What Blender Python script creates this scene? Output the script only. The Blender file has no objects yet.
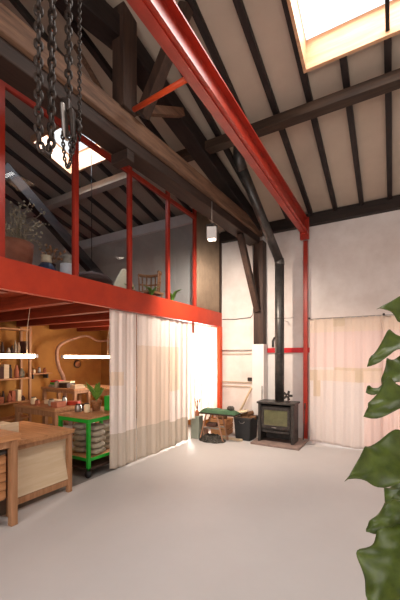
import bpy, math, random
from mathutils import Vector, Matrix
random.seed(7)
SC = bpy.context.scene
COL = SC.collection
# ------------------------------------------------------------------ view
YAW = math.atan(193/332); SY, CY = math.sin(YAW), math.cos(YAW); EYE = 1.65
def at(px, py, D):
    """point at perpendicular distance D from the standpoint, for measuring"""
    u = (px-200)/332; v = (357-py)/332
    return Vector((D*(-SY+u*CY), D*(CY+u*SY), EYE+v*D))
def onx(px, py, x):
    u = (px-200)/332
    return at(px, py, x/(-SY+u*CY))
def ony(px, py, y):
    u = (px-200)/332
    return at(px, py, y/(CY+u*SY))

# ------------------------------------------------------------------ materials
def lin(c):
    if isinstance(c, str):
        c = [int(c[i:i+2], 16)/255 for i in (0, 2, 4)]
    return tuple(((k/12.92) if k <= .04045 else ((k+.055)/1.055)**2.4) for k in c)
def mat(name, c, rough=.6, metal=0, var=.12, scale=6, stretch=(1,1,1), bump=0, c2=None, spec=.4, coat=0, band=None):
    m = bpy.data.materials.new(name); m.use_nodes = True
    nt = m.node_tree; N = nt.nodes; L = nt.links
    b = N['Principled BSDF']
    b.inputs['Roughness'].default_value = rough; b.inputs['Metallic'].default_value = metal
    b.inputs['Specular IOR Level'].default_value = spec
    if coat: b.inputs['Coat Weight'].default_value = coat
    a = lin(c)
    tc = N.new('ShaderNodeTexCoord'); mp = N.new('ShaderNodeMapping'); mp.inputs['Scale'].default_value = stretch
    L.new(tc.outputs['Object'], mp.inputs[0])
    nz = N.new('ShaderNodeTexNoise'); nz.inputs['Scale'].default_value = scale; nz.inputs['Detail'].default_value = 6
    nz.inputs['Roughness'].default_value = .62
    L.new(mp.outputs[0], nz.inputs['Vector'])
    cr = N.new('ShaderNodeValToRGB')
    lo = lin(c2) if c2 else tuple(k*(1-var) for k in a)
    hi = a if c2 else tuple(min(1, k*(1+var)) for k in a)
    cr.color_ramp.elements[0].color = (*lo, 1); cr.color_ramp.elements[1].color = (*hi, 1)
    cr.color_ramp.elements[0].position = .32; cr.color_ramp.elements[1].position = .68
    L.new(nz.outputs['Fac'], cr.inputs[0]); L.new(cr.outputs[0], b.inputs['Base Color'])
    if bump:
        bp = N.new('ShaderNodeBump'); bp.inputs['Strength'].default_value = bump; bp.inputs['Distance'].default_value = .01
        L.new(nz.outputs['Fac'], bp.inputs['Height']); L.new(bp.outputs[0], b.inputs['Normal'])
    return m
def wood(name, c, c2, axis='y', rough=.6, spec=.3):
    st = {'x': (1.2, 14, 14), 'y': (14, 1.2, 14), 'z': (14, 14, 1.2)}[axis]
    return mat(name, c, rough, 0, .2, 1.6, st, .25, c2, spec)
def cloth(name, c, trans=.35, clear=.0, var=.05):
    m = mat(name, c, .9, 0, var, 60, (1,1,1), .1, None, .1)
    nt = m.node_tree; N = nt.nodes; L = nt.links
    b = N['Principled BSDF']; out = N['Material Output']
    tr = N.new('ShaderNodeBsdfTranslucent'); tr.inputs[0].default_value = (*lin(c), 1)
    mx = N.new('ShaderNodeMixShader'); mx.inputs[0].default_value = trans
    L.new(b.outputs[0], mx.inputs[1]); L.new(tr.outputs[0], mx.inputs[2])
    last = mx
    if clear:
        tp = N.new('ShaderNodeBsdfTransparent'); m2 = N.new('ShaderNodeMixShader'); m2.inputs[0].default_value = clear
        L.new(mx.outputs[0], m2.inputs[1]); L.new(tp.outputs[0], m2.inputs[2]); last = m2
    L.new(last.outputs[0], out.inputs[0])
    return m
def glass(name, tint=(.9,.93,.95), refl=1.0):
    m = bpy.data.materials.new(name); m.use_nodes = True
    nt = m.node_tree; N = nt.nodes; L = nt.links
    N.remove(N['Principled BSDF']); out = N['Material Output']
    tp = N.new('ShaderNodeBsdfTransparent'); tp.inputs[0].default_value = (*tint, 1)
    gl = N.new('ShaderNodeBsdfGlossy'); gl.inputs['Roughness'].default_value = .02
    fr = N.new('ShaderNodeFresnel'); fr.inputs[0].default_value = 1.45
    mu = N.new('ShaderNodeMath'); mu.operation = 'MULTIPLY'; mu.inputs[1].default_value = refl
    nz = N.new('ShaderNodeTexNoise'); nz.inputs['Scale'].default_value = .8
    bp = N.new('ShaderNodeBump'); bp.inputs['Strength'].default_value = .03
    L.new(nz.outputs['Fac'], bp.inputs['Height']); L.new(bp.outputs[0], gl.inputs['Normal'])
    mx = N.new('ShaderNodeMixShader')
    ge = N.new('ShaderNodeNewGeometry'); iv = N.new('ShaderNodeMath'); iv.operation = 'SUBTRACT'; iv.inputs[0].default_value = 1
    m3 = N.new('ShaderNodeMath'); m3.operation = 'MULTIPLY'
    L.new(ge.outputs['Backfacing'], iv.inputs[1]); L.new(fr.outputs[0], mu.inputs[0])
    L.new(mu.outputs[0], m3.inputs[0]); L.new(iv.outputs[0], m3.inputs[1]); L.new(m3.outputs[0], mx.inputs[0])
    L.new(tp.outputs[0], mx.inputs[1]); L.new(gl.outputs[0], mx.inputs[2]); L.new(mx.outputs[0], out.inputs[0])
    return m
def emis(name, c, s):
    m = bpy.data.materials.new(name); m.use_nodes = True
    b = m.node_tree.nodes['Principled BSDF']
    b.inputs['Base Color'].default_value = (*lin(c), 1)
    b.inputs['Emission Color'].default_value = (*lin(c), 1); b.inputs['Emission Strength'].default_value = s
    return m
M = dict(
 floor=mat('poured_floor', 'c9c4c1', .5, 0, .05, 1.0, bump=.02, c2='c2bdba', spec=.3),
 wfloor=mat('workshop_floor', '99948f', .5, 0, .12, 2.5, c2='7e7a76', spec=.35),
 wall=mat('white_plaster', 'e2dad5', .85, 0, .05, 1.7, bump=.05, c2='cdc1ba'),
 mustard=mat('mustard_plaster', 'a87434', .85, 0, .1, 1.5, bump=.05, c2='8e5c26'),
 loftwall=mat('grey_plaster', 'bdb3a8', .85, 0, .08, 1.2, c2='a99f95'),
 ceil=mat('ceiling_board', 'b5a494', .85, 0, .05, .9, c2='a69686', bump=.04),
 black=wood('dark_stained_timber', '2e2320', '1a1413', 'y'),
 blackx=wood('dark_stained_timber_cross', '32261f', '1d1613', 'x'),
 lrafter=wood('grey_rafter', '4d4845', '38332f', 'y'),  # greyer than the hall rafters
 purlin=wood('worn_purlin', '463427', '281d17', 'x'),
 timber=wood('old_brown_timber', '83624c', '4c372b', 'y'),
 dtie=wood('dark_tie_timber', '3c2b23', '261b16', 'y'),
 dtimber=wood('dark_brown_timber', '4a352a', '2c201b', 'z'),
 red=mat('red_steel_paint', 'ad321f', .33, 0, .14, 5, bump=.06, c2='8c261a', spec=.5),
 redo=mat('orange_red_paint', 'bd3a1c', .5, 0, .1, 4, bump=.05, c2='a82f18', spec=.4),
 redp=mat('orange_rod_and_lit_post', 'd24a1e', .5, 0, .08, 4, spec=.4),  # red post pushed to orange: light striking it put into the colour
 bred=mat('bright_red_paint', 'c01f26', .45, 0, .06, 5),
 rjoist=wood('red_stained_joist', '8e3a22', '6e2a1a', 'x'),
 bench=wood('bench_timber', 'c18a5e', '9c6a42', 'y'),
 benchx=wood('bench_timber_cross', 'c08c60', '9a6c46', 'x'),
 benchz=wood('bench_timber_upright', 'b48562', '8f6543', 'z'),
 ply=wood('pale_plywood', 'd6c1a4', 'cab291', 'y', .7),
 frame=wood('skylight_pine', 'd5a883', 'b98a66', 'x', .5),
 iron=mat('stove_iron', '4b4541', .45, .3, .2, 12, bump=.08, c2='302b28'),
 flue=mat('flue_steel', '5a5652', .38, .6, .1, 8, c2='3c3a39'),
 chain=mat('rusty_chain_steel', '3a2d25', .5, .3, .3, 30, bump=.1, c2='1d1714'),
 steel=mat('worn_steel', '9b9691', .35, .8, .1, 12),
 white=mat('white_paint', 'e3ddd8', .6, 0, .04, 3),
 soil=mat('dark_soil', '33271f', .95, 0, .3, 40, bump=.5),
 terra=mat('terracotta', 'b06a4c', .8, 0, .12, 8, c2='95543a'),
 green=mat('green_frame_paint', '1f9b2c', .45, 0, .08, 5),
 gcloth=mat('green_padding', '4c6b4c', .9, 0, .12, 20, c2='38533b'),
 sack=mat('pale_sacks', 'b8aa96', .9, 0, .12, 9, c2='8d7f6e', bump=.3),
 leaf=mat('fig_leaf', '526023', .45, 0, .2, 14, c2='334016', spec=.4, bump=.12),
 leafb=mat('house_plant_leaf', '7fa843', .5, 0, .2, 12, c2='4d7a2a'),
 stem=mat('woody_stem', '6b5540', .8, 0, .2, 20),
 dried=mat('dried_flowers', 'b9a78a', .9, 0, .2, 30, c2='8c7b60'),
 blue=mat('slate_blue_glaze', '34425c', .4, 0, .1, 8),
 cream=mat('cream_paper', 'e0cba6', .9, 0, .06, 8),
 wicker=mat('wicker', 'a9744a', .8, 0, .25, 40, bump=.4, c2='7a4e2e'),
 brownf=mat('brown_felt', '4c322a', .9, 0, .12, 10),
 darkmesh=mat('dark_mesh', '5a544b', .8, 0, .3, 30, bump=.5, c2='26231f'),
 bin=mat('black_bin', '2d2d2e', .55, 0, .15, 10),
 brick=mat('pink_stone', 'b18e7e', .8, 0, .15, 8, bump=.15, c2='93705f'),
 hearth=mat('stone_hearth', '9a8378', .75, 0, .15, 8, bump=.15, c2='806a60'),
 bark=mat('log_bark', '8a6242', .9, 0, .3, 25, bump=.5, c2='5c3f2a'),
 grey=mat('grey_green_tin', '8d9284', .6, 0, .08, 8),
 rubber=mat('black_rubber', '242424', .7, 0, .1, 8),
 hose=mat('bent_wood', 'b0876e', .6, 0, .12, 10, c2='93694f'),
 gglass=glass('partition_glass', (.86,.89,.92), 1.0),
 sglass=glass('skylight_glass', (.97,.98,1), .6),
 wglass=glass('window_glass', (.95,.96,.97), .8),
 tube=emis('lit_tube', 'ffdcb5', 24), lamp=emis('lit_flood_lens', 'fff1e0', 9),
 cable=mat('black_cable', '2a2624', .6), pcable=mat('pale_cable', 'b9a48c', .6),
)
M['stoveglass'] = mat('stove_glass_green_reflection', '6f6d4c', .12, 0, .1, 5, c2='57553c', spec=.8)  # greenish reflection put into the glass colour
M['tan'] = mat('tan_corrugated', 'a08a74', .6, 0, .08, 4, c2='8c7865')
CW = cloth('white_cotton', 'f0e6e0', .4); CB = cloth('beige_linen', 'ecdccc', .4); CD = cloth('sand_linen', 'd4c7b8', .25)
CS = cloth('sheer_white', 'fbf2ea', .6, .12); CP = cloth('peach_linen', 'e9dacd', .45)
WS = cloth('cream_sheer', 'efe0d2', .5, .0); WP = cloth('pale_pink_sheer', 'f0dfd8', .5); WB = cloth('ochre_patch', 'e6d6c2', .45)

# ------------------------------------------------------------------ mesh builder
ORG = {}
class MB:
    def __init__(s): s.v = []; s.f = []; s.m = []; s.sm = []
    def add(s, vs, fs, m=0, smooth=False):
        o = len(s.v); s.v += [Vector(v) for v in vs]
        for f in fs: s.f.append([i+o for i in f]); s.m.append(m); s.sm.append(smooth)
        return s
    def hexa(s, p, m=0):   # p: 8 corners, bottom 4 ccw, top 4
        return s.add(p, [(0,3,2,1),(4,5,6,7),(0,1,5,4),(1,2,6,5),(2,3,7,6),(3,0,4,7)], m)
    def box(s, a, b, m=0):
        (x0,y0,z0),(x1,y1,z1) = a, b
        return s.hexa([(x0,y0,z0),(x1,y0,z0),(x1,y1,z0),(x0,y1,z0),(x0,y0,z1),(x1,y0,z1),(x1,y1,z1),(x0,y1,z1)], m)
    def cbox(s, c, size, rz=0, m=0, tilt=None):
        R = Matrix.Rotation(rz, 3, 'Z')
        if tilt: R = R @ Matrix.Rotation(tilt[1], 3, tilt[0])
        c = Vector(c); hx, hy, hz = [k/2 for k in size]
        P = [c + R @ Vector(q) for q in [(-hx,-hy,-hz),(hx,-hy,-hz),(hx,hy,-hz),(-hx,hy,-hz),(-hx,-hy,hz),(hx,-hy,hz),(hx,hy,hz),(-hx,hy,hz)]]
        return s.hexa(P, m)
    def beam(s, p0, p1, w, h, up=(0,0,1), m=0):
        p0 = Vector(p0); p1 = Vector(p1); d = (p1-p0).normalized(); U = Vector(up)
        a = d.cross(U).normalized(); b = a.cross(d).normalized()
        P = []
        for p in (p0, p1):
            for (i, j) in ((-1,-1),(1,-1),(1,1),(-1,1)): P.append(p + a*(w/2*i) + b*(h/2*j))
        return s.hexa(P, m)
    def tube(s, pts, r, n=10, m=0, closed=False):
        pts = [Vector(p) for p in pts]; k = len(pts)
        rs = r if isinstance(r, (list, tuple)) else [r]*k
        vs = []; ref = None
        for i, p in enumerate(pts):
            if closed: d = (pts[(i+1) % k]-pts[i-1]).normalized()
            else: d = (pts[min(i+1, k-1)]-pts[max(i-1, 0)]).normalized()
            if ref is None:
                ref = d.orthogonal().normalized()
            ref = (ref - d*ref.dot(d)).normalized(); q = d.cross(ref)
            for j in range(n):
                t = 2*math.pi*j/n
                vs.append(p + (ref*math.cos(t)+q*math.sin(t))*rs[i])
        fs = []
        for i in range(k if closed else k-1):
            a = i*n; b = ((i+1) % k)*n
            for j in range(n):
                fs.append((a+j, a+(j+1) % n, b+(j+1) % n, b+j))
        if not closed: fs += [tuple(range(n))[::-1], tuple((k-1)*n+j for j in range(n))]
        return s.add(vs, fs, m, True)
    def lathe(s, c, prof, n=20, m=0):
        c = Vector(c); vs = []; k = len(prof)
        for (r, z) in prof:
            for j in range(n):
                t = 2*math.pi*j/n; vs.append(c+Vector((r*math.cos(t), r*math.sin(t), z)))
        fs = [(i*n+j, i*n+(j+1) % n, (i+1)*n+(j+1) % n, (i+1)*n+j) for i in range(k-1) for j in range(n)]
        fs += [tuple(range(n))[::-1], tuple((k-1)*n+j for j in range(n))]
        return s.add(vs, fs, m, True)
    def grid(s, fn, nu, nv, mf=None, thick=0, smooth=True):
        o = len(s.v)
        for i in range(nu+1):
            for j in range(nv+1): s.v.append(Vector(fn(i/nu, j/nv)))
        for i in range(nu):
            for j in range(nv):
                a = o+i*(nv+1)+j
                s.f.append([a, a+nv+1, a+nv+2, a+1]); s.m.append(mf((i+.5)/nu, (j+.5)/nv) if mf else 0); s.sm.append(smooth)
        return s
    def build(s, name, mats, parent=None, bevel=0, thick=0, sub=0):
        if not isinstance(mats, (list, tuple)): mats = [mats]
        me = bpy.data.meshes.new(name)
        lo = Vector([min(v[i] for v in s.v) for i in range(3)]); hi = Vector([max(v[i] for v in s.v) for i in range(3)])
        org = Vector(((lo.x+hi.x)/2, (lo.y+hi.y)/2, lo.z))
        me.from_pydata([v-org for v in s.v], [], s.f)
        for m in mats: me.materials.append(m)
        me.polygons.foreach_set('material_index', s.m); me.polygons.foreach_set('use_smooth', s.sm); me.update()
        o = bpy.data.objects.new(name, me); COL.objects.link(o)
        ORG[o.name] = org
        if parent: o.parent = parent; o.location = org-ORG[parent.name]
        else: o.location = org
        if thick:
            q = o.modifiers.new('thickness', 'SOLIDIFY'); q.thickness = thick; q.offset = 0
        if sub:
            q = o.modifiers.new('smooth', 'SUBSURF'); q.levels = q.render_levels = sub
        if bevel:
            q = o.modifiers.new('edge', 'BEVEL'); q.width = bevel; q.segments = 2; q.limit_method = 'ANGLE'
        return o
def thing(name, label, cat, loc, group=None):
    o = bpy.data.objects.new(name, None); COL.objects.link(o); o.location = loc; ORG[o.name] = Vector(loc)
    o.empty_display_size = .1
    return tag(o, label, cat, group)
def tag(o, label, cat, group=None, kind=None):
    o['label'] = label; o['category'] = cat
    if group: o['group'] = group
    if kind: o['kind'] = kind
    return o
def struct(o, label=None):
    o['kind'] = 'structure'
    if label: o['label'] = label
    return o

# ------------------------------------------------------------------ the setting
X0, X1, Y0, Y1 = -7.3, 3.0, -2.5, 6.9
FX = -3.42                       # face of the loft front
def zr(y): return 4.40+.25*(6.9-y)      # underside of rafters
def sbox(mb, x0, x1, y0, y1, a, b, m=0):
    mb.hexa([(x0,y0,zr(y0)+a),(x1,y0,zr(y0)+a),(x1,y1,zr(y1)+a),(x0,y1,zr(y1)+a),(x0,y0,zr(y0)+b),(x1,y0,zr(y0)+b),(x1,y1,zr(y1)+b),(x0,y1,zr(y1)+b)], m)
struct(MB().box((-3.52,Y0,-.12),(X1,Y1,0)).build('floor', M['floor']))
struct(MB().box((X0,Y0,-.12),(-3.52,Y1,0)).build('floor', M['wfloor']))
# back wall with the curtained doorway on the right and an added window backlighting the loft curtain
wb = MB()
def wy(x0, x1, z0, z1): wb.box((x0,Y1,z0),(x1,Y1+.25,z1))
DX0, DX1, DZ = -1.34, 1.3, 2.3
LX0, LX1, LZ0, LZ1 = -4.75, -3.66, .95, 2.1
wy(X0, LX0, 0, 4.7); wy(LX0, LX1, 0, LZ0); wy(LX0, LX1, LZ1, 4.7); wy(LX1, DX0, 0, 4.7); wy(DX0, DX1, DZ, 4.7); wy(DX1, X1, 0, 4.7)
struct(wb.build('wall_back', M['wall']))
struct(MB().box((X0,Y1-.03,0),(LX0-.02,Y1-.002,2.48)).box((LX0-.02,Y1-.03,0),(LX1+.02,Y1-.002,LZ0-.02)).box((LX0-.02,Y1-.03,LZ1+.02),(LX1+.02,Y1-.002,2.48)).build('wall_workshop', M['mustard']))
struct(MB().box((X0-.2,Y0,0),(X0,Y1,2.5)).build('wall_left', M['mustard']))
struct(MB().hexa([(X0-.2,Y0,2.5),(X0,Y0,2.5),(X0,Y1,2.5),(X0-.2,Y1,2.5),(X0-.2,Y0,zr(Y0)+.1),(X0,Y0,zr(Y0)+.1),(X0,Y1,zr(Y1)+.1),(X0-.2,Y1,zr(Y1)+.1)]).build('wall_left_upper', M['loftwall']))
struct(MB().box((X1,Y0,0),(X1+.2,Y1,4.3)).hexa([(X1,Y0,4.3),(X1+.2,Y0,4.3),(X1+.2,Y1,4.3),(X1,Y1,4.3),(X1,Y0,zr(Y0)+.1),(X1+.2,Y0,zr(Y0)+.1),(X1+.2,Y1,zr(Y1)+.1),(X1,Y1,zr(Y1)+.1)]).build('wall_right', M['wall']))
# wall behind the standpoint, with one wide opening added for fill light
wf = MB(); zt = zr(Y0)+.1
wf.box((X0,Y0-.2,0),(-2.6,Y0,zt)).box((2.6,Y0-.2,0),(X1,Y0,zt)).box((-2.6,Y0-.2,0),(2.6,Y0,.9)).box((-2.6,Y0-.2,3.9),(2.6,Y0,zt))
struct(wf.build('wall_front', M['wall']))
fw = struct(MB().box((-2.6,Y0-.12,.9),(2.6,Y0-.06,.97)).box((-2.6,Y0-.12,3.83),(2.6,Y0-.06,3.9)).box((-2.6,Y0-.12,.9),(-2.53,Y0-.06,3.9)).box((2.53,Y0-.12,.9),(2.6,Y0-.06,3.9)).box((-.04,Y0-.12,.9),(.04,Y0-.06,3.9)).build('added_window_4', M['red']))  # added unseen window, an opening for the fill light
MB().box((-2.53,Y0-.1,.97),(2.53,Y0-.09,3.83)).build('pane', M['wglass'], fw)
# sloping ceiling with two skylight openings
H1 = (-.9, .95, 2.2, 4.08); H2 = (-5.22, -4.2, 3.42, 4.15); g_ = .037
cl = MB(); A, B = .075, .16
sbox(cl, X0, X1, Y0, 2.2-g_, A, B); sbox(cl, X0, H2[0]-g_, 2.2-g_, 4.19, A, B); sbox(cl, H2[1]+g_, H1[0]-g_, 2.2-g_, 4.19, A, B)
sbox(cl, H2[0]-g_, H2[1]+g_, 2.2-g_, H2[2]-g_, A, B); sbox(cl, H1[1]+g_, X1, 2.2-g_, 4.19, A, B); sbox(cl, H1[0]-g_, H1[1]+g_, 4.08+g_, 4.19, A, B)
sbox(cl, X0, X1, 4.19, 7.1, A, B)
struct(cl.build('ceiling', M['ceil']))
def skylight(name, H, bars, label):
    x0, x1, y0, y1 = H; w = .035
    r = MB(); a, b = -.01, .34
    sbox(r, x0-w, x0, y0, y1, a, b); sbox(r, x1, x1+w, y0, y1, a, b); sbox(r, x0-w, x1+w, y1, y1+w, a, b); sbox(r, x0-w, x1+w, y0-w, y0, a, b)
    o = struct(r.build(name, M['frame']), label)
    g = MB(); sbox(g, x0, x1, y0, y1, .33, .337); g.build('pane', M['sglass'], o)
    for x in bars:
        q = MB(); sbox(q, x-.02, x+.02, y0, y1, .03, .075); q.build('glazing_bar', M['black'], o)
skylight('window_1', H1, [-.05], 'bright skylight with pine reveal in the sloping ceiling')
skylight('window_2', H2, [], 'skylight over the loft seen through the glazed partition')
# rafters, purlins
k = 0
for i in range(-6, 17):
    x = -.05-.45*i
    segs = [(Y0+.05, 6.76)]
    if H1[0]+.03 < x < H1[1]: segs = [(Y0+.05, H1[2]-.05), (H1[3]+.04, 6.76)]
    if H2[0] < x < H2[1]: segs = [(Y0+.05, H2[2]-.05), (H2[3]+.04, 6.76)]
    for (a, b) in segs:
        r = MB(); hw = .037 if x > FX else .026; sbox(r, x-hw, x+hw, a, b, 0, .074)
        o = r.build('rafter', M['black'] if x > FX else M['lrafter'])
        if x < FX: tag(o, 'thin dark rafter under the sloping loft ceiling behind the glass', 'rafter', 'rafters over the loft')
        else: tag(o, 'thin dark rafter running down the pale sloping hall ceiling', 'rafter', 'rafters over the hall')
tag(MB().box((FX+.1,4.42,4.82),(X1,4.58,4.95)).build('purlin', M['purlin'], bevel=.006), 'heavy dark purlin crossing the hall ceiling below the skylight', 'beam')
tag(MB().box((X0,4.42,4.82),(FX-.1,4.58,4.95)).build('purlin', M['loftwall'], bevel=.006), 'pale purlin below the loft skylight, behind the glass', 'beam')  # paler than the hall run of the same purlin
tag(MB().box((FX+.1,1.5,5.38),(X1,1.66,5.68)).build('purlin', M['blackx'], bevel=.006), 'dark purlin high on the ceiling above the chains', 'beam')
tag(MB().box((-3.4,6.77,4.27),(X1,6.895,4.49)).build('wall_beam', M['blackx'], bevel=.006), 'dark timber wall plate along the top of the white back wall', 'beam')
# timber truss
def tx(y): return -2.70+.047*y
t = thing('roof_truss', 'old brown timber truss with tie beam, dark king post and struts', 'roof truss', (tx(2.8)-.1, 2.8, 4.1))
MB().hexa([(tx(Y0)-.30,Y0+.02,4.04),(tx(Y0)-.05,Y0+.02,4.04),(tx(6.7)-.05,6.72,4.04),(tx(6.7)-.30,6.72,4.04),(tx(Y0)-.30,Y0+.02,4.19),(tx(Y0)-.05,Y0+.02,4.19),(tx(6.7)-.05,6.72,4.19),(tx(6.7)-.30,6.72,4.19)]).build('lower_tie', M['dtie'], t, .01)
MB().hexa([(tx(Y0)-.22,Y0+.02,4.19),(tx(Y0),Y0+.02,4.19),(tx(6.7),6.72,4.19),(tx(6.7)-.22,6.72,4.19),(tx(Y0)-.22,Y0+.02,4.41),(tx(Y0),Y0+.02,4.41),(tx(6.7),6.72,4.41),(tx(6.7)-.22,6.72,4.41)]).build('tie_beam', M['timber'], t, .012)
MB().box((-2.70,2.70,4.40),(-2.53,2.92,zr(2.92)+.13)).build('king_post', M['dtimber'], t, .008)
MB().beam((tx(2.9)-.12,2.92,zr(2.92)-.13),(tx(6.6)-.1,6.6,zr(6.6)-.10),.24,.24).build('principal_rafter', M['black'], t, .01)
MB().beam((tx(2.7)-.12,2.78,zr(2.78)-.13),(tx(-2)-.1,-1.9,4.5),.22,.24).build('principal_rafter', M['black'], t, .01)
MB().beam((-2.54,2.95,4.50),(-2.50,3.80,4.99),.09,.10).build('strut', M['timber'], t, .006)
MB().beam((-2.50,2.98,4.43),(-1.90,2.98,5.38),.12,.13,(0,1,0)).build('brace', M['dtimber'], t, .006)
MB().beam((-2.72,2.7,4.44),(-3.28,2.68,5.36),.05,.04,(0,1,0)).build('brace', M['timber'], t, .004)
MB().box((-2.88,2.86,3.92),(-2.62,2.98,4.04)).build('corbel', M['dtie'], t, .01)
tag(MB().box((-2.56,6.66,1.92),(-2.35,6.88,4.10)).build('timber_post', M['dtimber'], bevel=.01), 'dark brown timber post against the white back wall under the truss', 'post')
tag(MB().beam((tx(5.8)-.12,5.90,4.02),(-2.46,6.64,2.62),.11,.12,(1,0,0)).build('knee_brace', M['dtimber'], bevel=.006), 'slanting brown timber brace between tie beam and wall post', 'brace')
tag(MB().box((-2.585,6.64,0),(-2.325,6.89,1.92)).build('boxed_pillar', M['white'], bevel=.006), 'white boxed-in pillar foot under the brown timber post', 'pillar')
# crane rail
t = thing('crane_rail', 'long red steel I-beam running under the hall ceiling', 'steel beam', (-1.51, 2.2, 4.10))
rl = MB().box((-1.585,Y0+.05,4.10),(-1.440,6.70,4.118)).box((-1.585,Y0+.05,4.352),(-1.440,6.70,4.37)).box((-1.519,Y0+.05,4.118),(-1.506,6.70,4.352)).box((-1.545,Y0+.05,4.082),(-1.480,6.70,4.0995))
rl.build('rail', M['red'], t)
MB().box((-1.60,6.70,3.98),(-1.43,6.76,4.40)).box((-1.585,6.62,4.06),(-1.44,6.70,4.10)).build('end_plate', M['red'], t, .003)
tag(MB().box((-1.555,6.79,0),(-1.547,6.885,3.98)).box((-1.483,6.79,0),(-1.475,6.885,3.98)).box((-1.547,6.81,0),(-1.483,6.82,3.98)).build('steel_post', M['red']), 'tall narrow red steel post under the end of the crane rail', 'post')
tag(MB().tube([(-1.585,2.5,4.13),(-2.45,2.78,4.36)], .026, 12).build('tie_rod', M['redp']), 'orange-red round bar between timber truss and crane rail', 'rod')
tag(MB().box((-2.46,6.86,1.74),(-1.42,6.895,1.84)).build('wall_rail', M['bred'], bevel=.003), 'bright red horizontal band on the wall behind the flue', 'rail')
tag(MB().box((-1.40,6.80,0),(-1.35,6.89,1.76)).build('door_jamb', M['bred'], bevel=.003), 'short bright red jamb beside the cream curtain', 'door jamb')

# loft front
struct(MB().box((X0,Y0,2.50),(FX-.1,Y1,2.62)).build('floor', M['rjoist']), 'loft floor of red-brown boards')
tag(MB().box((FX-.09,Y0+.02,2.345),(FX,6.9-.005,2.665)).build('fascia_beam', M['redo'], bevel=.004), 'deep orange-red beam along the loft edge above the curtains', 'beam')
tag(MB().box((FX-.08,6.75,0),(FX+.01,6.895,2.345)).build('steel_post', M['redp'], bevel=.004), 'red square post tinted as lit orange, at the back wall under the loft beam', 'post')
y = -2.2; i = 0
while y < 6.8:
    tag(MB().box((X0+.01,y,2.33),(FX-.1,y+.12,2.50)).build('joist', M['rjoist'], bevel=.004), 'red-brown joist under the loft, crossing above the workshop', 'joist', 'joists under the loft')
    y += .82
gp = thing('glazed_partition', 'tall glass partition with slim red mullions standing on the loft beam', 'glass partition', (FX-.03, 3.5, 2.665))
ys = [-2.4, -.9, .3, 1.13, 1.90, 2.82, 3.81, 4.80, 5.72, 6.86]
ZT = 4.72
for i, yy in enumerate(ys):
    MB().box((FX-.065,yy-.03,2.665),(FX,yy+.03,ZT)).build('mullion', M['red'] if i < 9 else M['dtimber'], gp, .003)
MB().box((FX-.058,-2.4,4.42),(FX-.008,5.72,4.49)).build('transom', M['red'], gp, .003)
MB().box((FX-.07,-2.4,ZT),(FX+.005,6.86,ZT+.07)).build('head_rail', M['dtimber'], gp, .003)
for i in range(8):
    MB().box((FX-.036,ys[i]+.03,2.665),(FX-.03,ys[i+1]-.03,4.42)).build('glass_pane', M['gglass'], gp)
    MB().box((FX-.036,ys[i]+.03,4.49),(FX-.03,ys[i+1]-.03,ZT)).build('glass_pane', M['gglass'], gp)
MB().grid(lambda u, v: (FX-.035+.012*math.sin(u*2*math.pi*16), 5.75+u*1.08, 2.665+v*(ZT-2.665)), 160, 1).build('corrugated_sheet', M['tan'], gp, thick=.004)
struct(MB().box((X0,5.88,2.62),(FX-.12,5.96,4.42)).build('wall_loft', M['loftwall']))
tag(MB().box((X0,5.80,4.42),(FX-.12,5.96,4.62)).build('cross_beam', M['white'], bevel=.005), 'white painted cross beam over the loft back partition, behind glass', 'beam')
tag(MB().beam((-5.6,3.1,4.80),(-5.6,5.85,2.99),.16,.2).build('loft_brace', M['black'], bevel=.006), 'black slanting timber inside the loft behind the glass', 'brace')

# back doorway behind the cream curtain
dr = struct(MB().box((DX0,6.98,0),(DX0+.08,7.06,DZ)).box((DX1-.08,6.98,0),(DX1,7.06,DZ)).box((DX0+.08,6.98,DZ-.09),(DX1-.08,7.06,DZ)).box((DX0+.08,6.98,.0),(DX1-.08,7.06,.1))
            .box((-.44,6.98,.1),(-.37,7.06,DZ-.09)).box((.42,6.98,.1),(.49,7.06,DZ-.09)).box((DX0+.08,6.99,1.0),(DX1-.08,7.05,1.06)).build('door_1', M['bench']), 'wide glazed doorway behind the cream curtain')
MB().box((DX0+.08,7.015,.1),(DX1-.08,7.02,DZ-.09)).build('pane', M['wglass'], dr)
w3 = struct(MB().box((LX0,6.98,LZ0),(LX0+.05,7.04,LZ1)).box((LX1-.05,6.98,LZ0),(LX1,7.04,LZ1)).box((LX0,6.98,LZ0),(LX1,7.04,LZ0+.05)).box((LX0,6.98,LZ1-.05),(LX1,7.04,LZ1)).box(((LX0+LX1)/2-.02,6.98,LZ0),((LX0+LX1)/2+.02,7.04,LZ1)).build('added_window_3', M['white']), 'added unseen window backlighting the sheer curtain')  # window added out of sight to make the sheer curtain glow
MB().box((LX0+.05,7.0,LZ0+.05),(LX1-.05,7.005,LZ1-.05)).build('pane', M['wglass'], w3)

# ------------------------------------------------------------------ curtains
def curtain(name, label, a, b, z0, z1, folds, amp, mats, mf, par=None, hem=.0, bulge=0, group=None, cat='curtain', seed=0):
    a = Vector((*a, 0)); b = Vector((*b, 0)); d = b-a; n = Vector((-d.y, d.x, 0)).normalized()
    rnd = random.Random(seed); ph = [rnd.uniform(0, 6.28) for _ in range(4)]
    def fn(u, v):
        w = 1-v                                     # v=1 at the top
        s = math.sin(u*folds*6.283+ph[0]+.8*math.sin(u*5+ph[1])) + .45*math.sin(u*folds*2.3*6.283+ph[2]+w*.7)
        off = amp*s*(.55+.45*w) + bulge*math.sin(math.pi*u)*w
        top = z1-.012*abs(math.sin(u*folds*6.283))
        bot = z0+hem*math.sin(u*7+ph[3])*.5+hem*.5
        return a+d*u+n*off+Vector((0, 0, bot+(top-bot)*v))
    o = MB().grid(fn, int(folds*14), 46, mf).build(name, mats, thick=.003)
    return tag(o, label, cat, group)
CX = -3.47
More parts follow.
